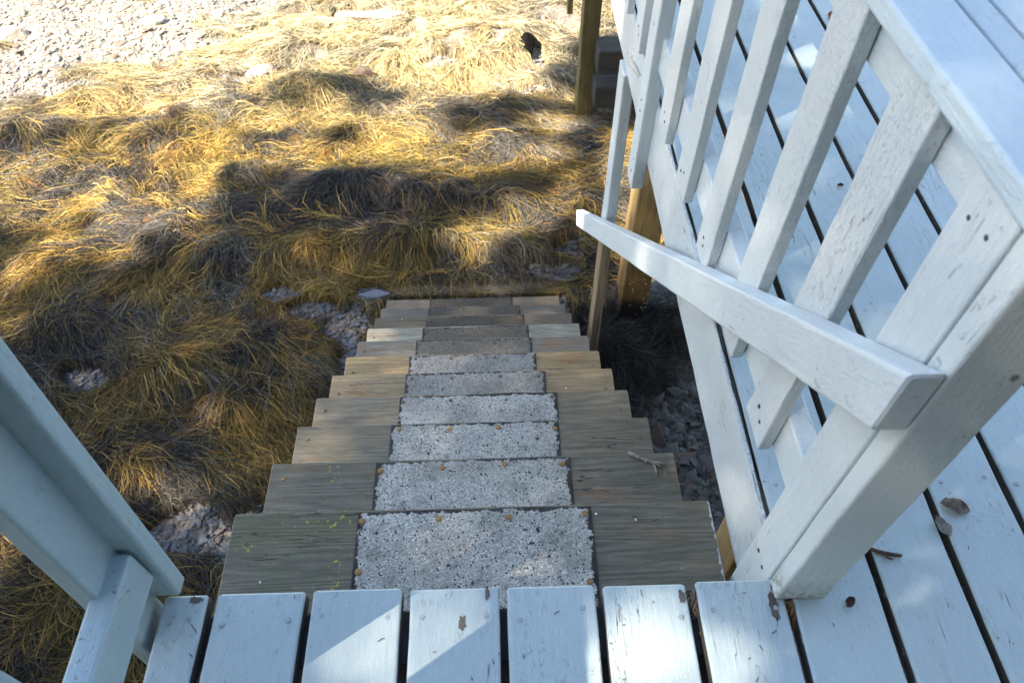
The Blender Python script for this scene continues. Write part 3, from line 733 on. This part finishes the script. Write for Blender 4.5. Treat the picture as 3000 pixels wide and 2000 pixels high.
def capb(x0, x1, z, th):
    board('cap_board', ((x0 + x1) / 2 + rx(-.08) , -.08, z), (-.0185, 1, 0), (0, 0, 1), 4.5, x1 - x0, th, CAPP, rr, bevel=.006, jit=.0008)
CAPP = paint_mat('cap_paint', (.47, .56, .61), wear=.25, rough_sawn=.2, mildew=.3)
capb(.4355, .506, .811, .030); capb(.5095, .541, .810, .030); capb(.545, .62, .811, .030)
vpost('rail_post', .4225, .4625, 1.345, 1.432, -.30, .779, RAILPAINT, rr, lean=(0, -.03), bevel=.005)
vpost('rail_post', .395, .435, 2.75, 2.84, -.30, .779, RAILPAINT, rr, lean=(0, -.03), bevel=.005)

HN = [disc_mesh(.0034, .0016, flat_mat('dark_nail', (.06, .055, .05), .6), 5)]
def xnail(p, parent): link('nail', HN[0], Matrix.Translation(p) @ Matrix.Rotation(R(-90), 4, 'Y') @ Matrix.Scale(random.uniform(.9, 1.3), 4), parent)
UP = {o.name: o for o in rr.children}
eb = [o for o in rr.children if o.name.startswith('end_board')][0]
for y, z in ((.030, -.020), (.058, -.016), (.03, .74), (.062, .735)): xnail((.4443, y, z), eb)
for o in [o for o in rr.children if o.name.startswith('baluster')][:6]:
    w_ = WM[o.name] @ Vector((.04, random.uniform(-.02, .02), 0)); xnail((w_.x - .0002, w_.y, w_.z), o)
    w_ = WM[o.name] @ Vector((.055, random.uniform(-.02, .02), 0)); xnail((w_.x - .0002, w_.y, w_.z), o)
po = [o for o in rr.children if o.name.startswith('rail_post')][0]
for u in (.05, .10, .26, .29, .52):
    w_ = WM[po.name] @ Vector((u, random.uniform(-.02, .015), 0)); xnail((w_.x - .0002, w_.y, w_.z), po)

# ------------------------------------------------------------------ stair handrail and its post
hr = empty('stair_handrail', (.42, 1.2, -.4), 'pale painted timber handrail sloping down from the railing end post', 'handrail')
hd = Vector((0, 2.40, -1.905)).normalized()
board('rail', (.4035, -.033, .571), hd, (-1, 0, 0), 3.045, .079, .039, RAILPAINT, hr, bevel=.005, sly=.79, jit=.0008)
SPM = paint_mat('half_painted_post', (.52, .575, .59), wear=.4, rough_sawn=.3, mildew=.3, split=1.02)
vpost('support_post', .4455, .4875, 1.80, 1.905, -2.0, -.196, SPM, hr, lean=(0, .004), bevel=.006)

# ------------------------------------------------------------------ left railing
lr = empty('deck_railing', (-.56, 0, 0), 'blue grey railing end with mildew spots left of the stair head', 'railing')
LE = (.034, .030)
vpost('end_post', -.602, -.5195, .001, .033, .0012, .80, OLDPAINT, lr, lean=LE, bevel=.006)
vpost('end_board', -.6005, -.5675, -.079, -.0005, -.2, .80, OLDPAINT, lr, lean=LE, bevel=.006)
for y0 in (-.289, -.515): vpost('baluster', -.592, -.568, y0, y0 + .09, .1, .80, OLDPAINT, lr, lean=LE, bevel=.004)
board('bottom_rail', (-.547, -.60, .178), (0, 1, 0), (0, 0, 1), .60, .041, .088, OLDPAINT, lr, bevel=.006)
board('upper_rail', (-.525, -.60, .78), (0, 1, 0), (0, 0, 1), .60, .041, .088, OLDPAINT, lr, bevel=.006)
board('cap_board', (-.55, -.62, .83), (0, 1, 0), (0, 0, 1), .70, .12, .03, OLDPAINT, lr, bevel=.006)

# ------------------------------------------------------------------ pilings
PILE = pile_mat()
def pile(x0, x1, y0, y1, z0, z1, mat, label):
    o = empty('dock_piling', ((x0 + x1) / 2, (y0 + y1) / 2, z0), label, 'piling', 'timber pilings carrying the deck')
    vpost('timber', x0, x1, y0, y1, z0, z1, mat, o, bevel=.008, jit=.003)
    return o
def gz(x, y): return float(Hs(np.array([x]), np.array([y]), True)[0])
p1 = pile(.655, .80, 2.17, 2.34, gz(.7, 2.2) - .05, -.04, PILE, 'tan square piling with a black wet foot behind the handrail post')
p2 = pile(.603, .72, 4.27, 4.42, gz(.65, 4.3) - .05, -.04, GREENWOOD, 'olive green weedy piling at the far end of the deck')
vpost('brace_board', .56, .60, 4.9, 5.0, -1.60, -.04, GREENWOOD, p2, bevel=.004)
cr = empty('timber_crib', (.9, 4.15, -1.9), 'stack of dark squared beams beside the weedy piling', 'timber crib')
for x0, z in ((.70, -1.435), (.70, -1.70)): board('beam', (x0, 4.19, z), (1, 0, 0), (0, 0, 1), 1.6, .20, .17, CRIBWOOD, cr, bevel=.012, jit=.004)

# ------------------------------------------------------------------ litter
TWIG = flat_mat('dry_twig', (.30, .26, .22), .8, 0., (.16, .13, .11), 120.)
z2 = Z1 - RISE
def tw(name, base, paths, label, mat=TWIG):
    me = tube_mesh(name, [[(Vector(p) - Vector(base), r) for p, r in path] for path in paths], mat)
    return tag(link(name, me, Matrix.Translation(base)), label, 'twig')
tw('twig', (.35, .42, z2), [[((.309, .447, z2 + .006), .0042), ((.330, .436, z2 + .006), .0045), ((.352, .424, z2 + .006), .0045), ((.372, .415, z2 + .008), .004), ((.388, .411, z2 + .013), .0018)],
    [((.366, .418, z2 + .006), .003), ((.370, .400, z2 + .005), .0026), ((.369, .382, z2 + .004), .0014)], [((.372, .415, z2 + .008), .003), ((.384, .402, z2 + .008), .0012)], [((.372, .415, z2 + .008), .003), ((.386, .419, z2 + .011), .001)], [((.350, .425, z2 + .007), .003), ((.347, .416, z2 + .012), .001)]],
   'forked grey twig lying on the right end of the second tread')
tw('twig', (-.235, .245, z2 + .004), [[((-.245, .252, z2 + .008), .0016), ((-.222, .254, z2 + .008), .002), ((-.200, .257, z2 + .008), .0018)], [((-.208, .256, z2 + .008), .0022), ((-.192, .272, z2 + .012), .0008)]],
   'small dark twig lying on the grip pad of the second tread', flat_mat('dark_twig', (.05, .035, .025), .8))
tw('twig', (.65, .04, 0), [[((.622, .049, .004), .003), ((.636, .042, .005), .0038), ((.652, .038, .005), .0036), ((.674, .034, .004), .0028)], [((.645, .040, .005), .003), ((.649, .030, .007), .0022), ((.656, .027, .006), .0014)]],
   'knobbly brown twig across a deck gap right of the end post', flat_mat('brown_twig', (.11, .06, .035), .8, 0., (.05, .03, .02), 200.))
def leaf(x, y, s, rot, label, c, c2):
    bm = bmesh.new(); n = 16; rs = random.Random(int(x * 1000))
    grid = []
    for i in range(9):
        for j in range(7):
            u = i / 8 * 2 - 1; v = j / 6 * 2 - 1
            w = (1 - u * u) ** .6 + .02
            grid.append(bm.verts.new((u * s, v * s * .62 * w, .004 + .25 * s * v * v + .10 * s * math.sin(u * 5) * v + .06 * s * rs.uniform(-1, 1))))
    for i in range(8):
        for j in range(6): bm.faces.new([grid[i * 7 + j], grid[(i + 1) * 7 + j], grid[(i + 1) * 7 + j + 1], grid[i * 7 + j + 1]])
    bmesh.ops.solidify(bm, geom=bm.faces[:], thickness=.0006)
    me = bpy.data.meshes.new('dead_leaf'); bm.to_mesh(me); bm.free()
    me.materials.append(flat_mat('leaf', c, .7, 0., c2, 60.))
    return tag(link('dead_leaf', me, Matrix.Translation((x, y, .0012)) @ Matrix.Rotation(rot, 4, 'Z')), label, 'leaf', 'dead leaves on the deck')
leaf(.797, .118, .024, -.4, 'curled dead leaf with a brown middle beside a deck gap', (.42, .38, .34), (.16, .075, .04))
leaf(.762, .082, .018, 1.9, 'pale dead leaf stuck upright in a deck gap', (.45, .43, .40), (.30, .26, .22))
leaf(.563, -.041, .011, .8, 'small crumpled red brown leaf in front of the end post', (.15, .065, .045), (.08, .04, .03))
leaf(1.085, 1.80, .022, .8, 'orange leaf in the sunlit gap at the far side of the deck', (.50, .18, .05), (.35, .12, .04))
leaf(.86, .98, .009, .2, 'tiny brown leaf scrap on a deck board behind the balusters', (.13, .06, .04), (.08, .04, .03))
def cone(p, rot, label, c):
    bm = bmesh.new()
    for i in range(46):
        t = i / 45; a = i * 2.399; r = .0085 * math.sin(math.pi * (t * .86 + .10)) + .001
        M_ = Matrix.Translation((t * .040, math.cos(a) * r, math.sin(a) * r)) @ Matrix.Rotation(a, 4, 'X')
        q = [M_ @ Vector(v) for v in ((-.004, -.0036, 0), (.002, -.0040, .0016), (.0055, 0, .0030), (.002, .0040, .0016), (-.004, .0036, 0), (-.004, 0, -.003))]
        vs = [bm.verts.new(v) for v in q]
        for k in range(5): bm.faces.new((vs[k], vs[(k + 1) % 5], vs[5]))
        bm.faces.new(vs[:5])
    me = bpy.data.meshes.new('spruce_cone'); bm.to_mesh(me); bm.free(); me.materials.append(c)
    return tag(link('spruce_cone', me, Matrix.Translation(p) @ Matrix.Rotation(rot, 4, 'Z') @ Matrix.Rotation(.5, 4, 'Y')), label, 'cone', 'spruce cones in the deck gaps')
CONEM = flat_mat('cone_scales', (.16, .09, .045), .6, 0., (.30, .17, .07), 200.); CONED = flat_mat('old_cone_scales', (.10, .075, .06), .7, 0., (.20, .16, .13), 200.)
cone((.313, -.012, -.006), -1.57, 'grey brown spruce cone wedged in the gap by the sixth board', CONED)
cone((.468, -.036, -.006), -1.57, 'orange brown spruce cone in the gap below the end post', CONEM)
# bent wire on the rail post
WIRE = flat_mat('wire', (.45, .42, .38), .5, .4)
me = tube_mesh('wire', [[((0, .06, -.02), .0015), ((.005, .0, .0), .0015), ((-.01, -.05, .022), .003), ((-.006, -.10, .035), .004), ((.006, -.14, .022), .002)], [((0, .06, -.02), .0014), ((-.012, -.04, .0), .0014), ((.004, -.13, .012), .0014)]], WIRE)
tag(link('bent_wire', me, Matrix.Translation((.412, 1.56, .02))), 'bent metal wire sticking out beside the far rail post', 'wire')

# ------------------------------------------------------------------ the shore trees whose crowns shade the deck
def ground_u(x, y, z=-1.9):      # where the sun ray through a point meets deck level
    return x + S.x / S.z * -z, y + S.y / S.z * -z
LIT_DECK = [(-.396,-.012,.04), (-.38,.02,.03), (-.241,-.065,.035), (-.253,-.099,.03), (-.175,-.105,.045), (-.111,-.080,.03), (-.124,-.103,.03), (-.113,-.036,.02), (-.199,-.129,.05), (-.037,-.125,.04), (.253,-.065,.035), (.285,-.13,.06), (.372,-.10,.05), (.417,-.127,.05), (.498,-.129,.04), (.80,.122,.04), (.684,.094,.03), (1.08,1.92,.18), (1.16,1.78,.15), (.95,1.5,.05), (-.58,-.10,.05), (-.57,-.2,.10), (-.57,-.3,.1), (.62,-.2,.08),]
LIT_STEP = [(-.1,.17,-.19,.05), (.03,.12,-.19,.04), (-.02,.37,-.36,.05), (-.16,.42,-.36,.04), (-.45,.40,-.36,.03), (-.27,1.24,-1.04,.06), (-.35,1.2,-1.04,.04), (-.25,1.44,-1.21,.05), (-.55,1.66,-1.38,.07), (-.02,1.66,-1.38,.05), (.3,2.09,-1.72,.05), (.33,2.3,-1.9,.05), (-.1,2.09,-1.72,.04), (.05,1.88,-1.55,.05)]
LIT_GROUND = [(-2.55,2.85,.22), (-2.75,2.62,.2), (-2.35,3.05,.2), (-2.1,3.35,.28), (-2.6,3.5,.38), (-2.9,3.2,.3), (-3.2,3.5,.5), (-1.9,3.75,.32), (-1.35,3.75,.28), (-.85,3.72,.26), (-.4,3.62,.22), (0.,3.60,.2), (.3,3.62,.16), (-1.35,1.62,.10), (-1.55,1.22,.11), (-1.42,1.13,.09), (-2.05,.95,.12), (-2.1,.75,.14), (-1.9,1.0,.08), (-.7,4.05,.3), (-.2,3.45,.1), (-1.1,3.0,.05), (-2.6,2.2,.10), (.72,2.1,.05), (.85,1.95,.05)]
SHADE_GROUND = [(-1.40,4.55,.42,.16), (-1.05,4.42,.3,.12), (-3.1,4.02,.55,.10), (-2.5,3.92,.25,.08), (-.15,4.10,.55,.14), (.25,4.25,.35,.12), (-1.0,4.0,.32,.09), (-1.75,3.95,.25,.07), (.45,3.9,.3,.2), (.5,4.7,.16,.22)]
def canopy():
    rng = np.random.default_rng(3)
    n = 42000
    ux = rng.uniform(-7., 2.6, n); uy = rng.uniform(-3.2, 4.4, n)
    gx = ux - S.x / S.z * 1.9; gy = uy - S.y / S.z * 1.9
    edge = 3.55 + 2.3 * (fbm(gx * 1.5 + .4 * gy, gy * 2.6, 64, 4) - .5) * 2
    shade_g = gy < edge
    for x, y, a, b in SHADE_GROUND:
        c, s_ = math.cos(.22), math.sin(.22); dx = gx - x; dy = gy - y
        shade_g |= ((dx * c + dy * s_) / a) ** 2 + ((-dx * s_ + dy * c) / b) ** 2 < 1
    shade_g |= (gx > .54) & (gy < 5.6)
    shade_d = uy < 2.3 + .5 * (ux - 1)
    shade_d |= (gx > .5) & (gy > 4.) & (gy < 5.7)
    m = np.where(ux > -.75, shade_d, shade_g)
    br = .02
    thin = np.where(ux > -.75, 0., .8 * np.clip((fbm(gx * 3.2, gy * 4.4, 66, 3) - .53) / .08, 0, 1) * (.22 + .78 * np.clip((gy - 2.7) / .5, 0, 1)))
    for x, y, r in [(a, b, c * (.8 if c < .12 else 1)) for a, b, c in LIT_DECK]: thin = np.maximum(thin, (.60 if r < .10 else 1.) * (np.hypot(ux - x, uy - y) < r))
    for x, y, z, r in LIT_STEP:
        a, b = ground_u(x, y, z); thin = np.maximum(thin, .72 * (np.hypot(ux - a, uy - b) < r))
    for x, y, r in LIT_GROUND:
        a, b = ground_u(x, y, -1.9); m &= (np.hypot(ux - a, (uy - b) * 1.5) > r + br * .3)
    m &= rng.random(n) > thin
    ux = ux[m]; uy = uy[m]; n = len(ux)
    t = rng.uniform(11., 15., n)
    C = np.column_stack([ux + S.x * t, uy + S.y * t, S.z * t])
    Q = 9
    c = np.repeat(C, Q, 0) + rng.normal(0, .022, (n * Q, 3))
    a = rng.normal(0, 1, (n * Q, 3)); a /= np.linalg.norm(a, axis=1, keepdims=True)
    b = np.cross(a, rng.normal(0, 1, (n * Q, 3))); b /= np.linalg.norm(b, axis=1, keepdims=True)
    l = rng.uniform(.03, .055, (n * Q, 1)); w = l * .42
    V = np.stack([c - a * l, c + b * w, c + a * l, c - b * w], 1).reshape(-1, 3)
    k = len(c)
    tint = np.repeat(np.array([.045, .075, .022]) * rng.uniform(.6, 1.5, (k, 1)), 4, 0)
    me = arr_mesh('crown', V, np.arange(k * 4), np.arange(k) * 4, np.full(k, 4), attr_mat('foliage', .6, .3), tint)
    base = Vector((-9.6, -6.2, -1.4))
    tr = empty('shade_tree', base, 'green shore tree standing beyond the left railing whose crown shades the deck', 'tree')
    link('crown', me, Matrix.Identity(4), tr)
    paths = [[(base, .22), (base + Vector((.15, .2, 2.5)), .18), (base + Vector((.3, .4, 7.)), .14), (base + Vector((.5, .6, 13.)), .04)]]
    for q in range(60):
        pt = C[rng.integers(0, n)]; z0 = max(.5, pt[2] - rng.uniform(.3, 1.4)); f = (z0 + 1.6) / 14.
        s0 = base + Vector((.5 * f, .6 * f, z0 + 1.6)); e_ = Vector(pt); mid = (s0 + e_) / 2 + Vector((0, 0, .15))
        paths.append([(s0, .035), (mid, .02), (e_, .004)])
    me = tube_mesh('trunk', [[(Vector(p), r) for p, r in pa] for pa in paths], flat_mat('bark', (.10, .075, .055), .9, 0., (.05, .04, .03), 20.))
    link('trunk', me, Matrix.Identity(4), tr)
canopy()

def needles():
    rng = np.random.default_rng(17); n = 130
    x = rng.uniform(-.5, 1.5, n); y = np.where(x < .47, rng.uniform(-.25, 0., n), rng.uniform(-.25, 2.2, n))
    bx = np.array([b[0] for b in BX[6:13]]); near = rng.random(n) < .35
    L = rng.uniform(.004, .011, n); a = rng.uniform(0, 6.28, n); w = .0007
    k = n // 3; j = rng.integers(0, 6, k); z = np.full(n, .0016)
    x[:k] = rng.uniform(-.5, .36, k); y[:k] = Y1 + RUN * j - rng.uniform(.0, .17, k); z[:k] = Z1 - RISE * j + .0065
    dx = np.cos(a) * L / 2; dy = np.sin(a) * L / 2; nx = -np.sin(a) * w; ny = np.cos(a) * w; ze = z + rng.uniform(0, .003, n)
    V = np.stack([np.column_stack([x - dx + nx, y - dy + ny, z]), np.column_stack([x - dx - nx, y - dy - ny, z]), np.column_stack([x + dx - nx, y + dy - ny, ze]), np.column_stack([x + dx + nx, y + dy + ny, ze]), np.column_stack([x, y, z + .0016])], 1).reshape(-1, 3)
    b = (np.arange(n) * 5)[:, None, None]; f = np.array([[0, 1, 4], [1, 2, 4], [2, 3, 4], [3, 0, 4]])
    loops = (b + f).reshape(-1); q = n * 4
    tint = np.repeat(np.array([.10, .055, .03]) * rng.uniform(.4, 1.8, (n, 1)), 5, 0)
    o = bpy.data.objects.new('needle_litter', arr_mesh('needle_litter', V, loops, np.arange(q) * 3, np.full(q, 3), attr_mat('needle', .7, .2), tint)); COL.objects.link(o)
    tag(o, 'fallen brown needles and bud scales strewn over deck and treads', 'litter', kind='stuff')
needles()

def blocker_tree(cx, cy, z0, h, rad, label, seed):  # unseen tree added as a light blocker, darkens faces turned to the camera
    rng = np.random.default_rng(seed); n = 9000
    p = rng.normal(0, 1, (n, 3)); p /= np.linalg.norm(p, axis=1, keepdims=True); rr = rng.random((n, 1)) ** .45
    c = p * rr * np.array([rad, rad, h * .42]) + np.array([cx, cy, z0 + h * .52])
    c += .5 * (np.stack([vnoise(c[:, 1] * .8, c[:, 2] * .8, 3), vnoise(c[:, 0] * .8, c[:, 2] * .8, 4), vnoise(c[:, 0] * .8, c[:, 1] * .8, 5)], 1) - .5)
    a = rng.normal(0, 1, (n, 3)); a /= np.linalg.norm(a, axis=1, keepdims=True)
    b = np.cross(a, rng.normal(0, 1, (n, 3))); b /= np.linalg.norm(b, axis=1, keepdims=True)
    l = rng.uniform(.12, .24, (n, 1))
    V = np.stack([c - a * l, c + b * l * .6, c + a * l, c - b * l * .6], 1).reshape(-1, 3)
    tint = np.repeat(np.array([.035, .060, .018]) * rng.uniform(.6, 1.4, (n, 1)), 4, 0)
    me = arr_mesh('crown', V, np.arange(n * 4), np.arange(n) * 4, np.full(n, 4), bpy.data.materials['foliage'], tint)
    base = Vector((cx, cy, z0))
    tr = empty('shade_tree', base, label, 'tree', 'unseen trees added behind the deck to block light')
    link('crown', me, Matrix.Identity(4), tr)
    paths = [[(base, .2), (base + Vector((.1, .1, h * .5)), .14), (base + Vector((0, .1, h * .9)), .03)]]
    for q in range(24):
        e = Vector(c[rng.integers(0, n)]); s0 = base + Vector((.05, .05, max(.8, (e.z - z0) * .7))); paths.append([(s0, .04), ((s0 + e) / 2 + Vector((0, 0, .1)), .02), (e, .005)])
    link('trunk', tube_mesh('trunk', paths, bpy.data.materials['bark']), Matrix.Identity(4), tr)
blocker_tree(-.8, -4.6, -.3, 9., 3.1, 'unseen tree added straight behind the stair head to block light', 1)
blocker_tree(3.2, -4.4, -.3, 9., 3.1, 'unseen tree added behind the right part of the deck to block light', 2)
blocker_tree(6.4, -2.6, -.6, 6.5, 2.4, 'unseen tree added beyond the right edge of the deck to block light', 3)
blocker_tree(-4.1, -4.9, -.6, 4.4, 1.9, 'low unseen tree added behind the left railing to block light', 4)
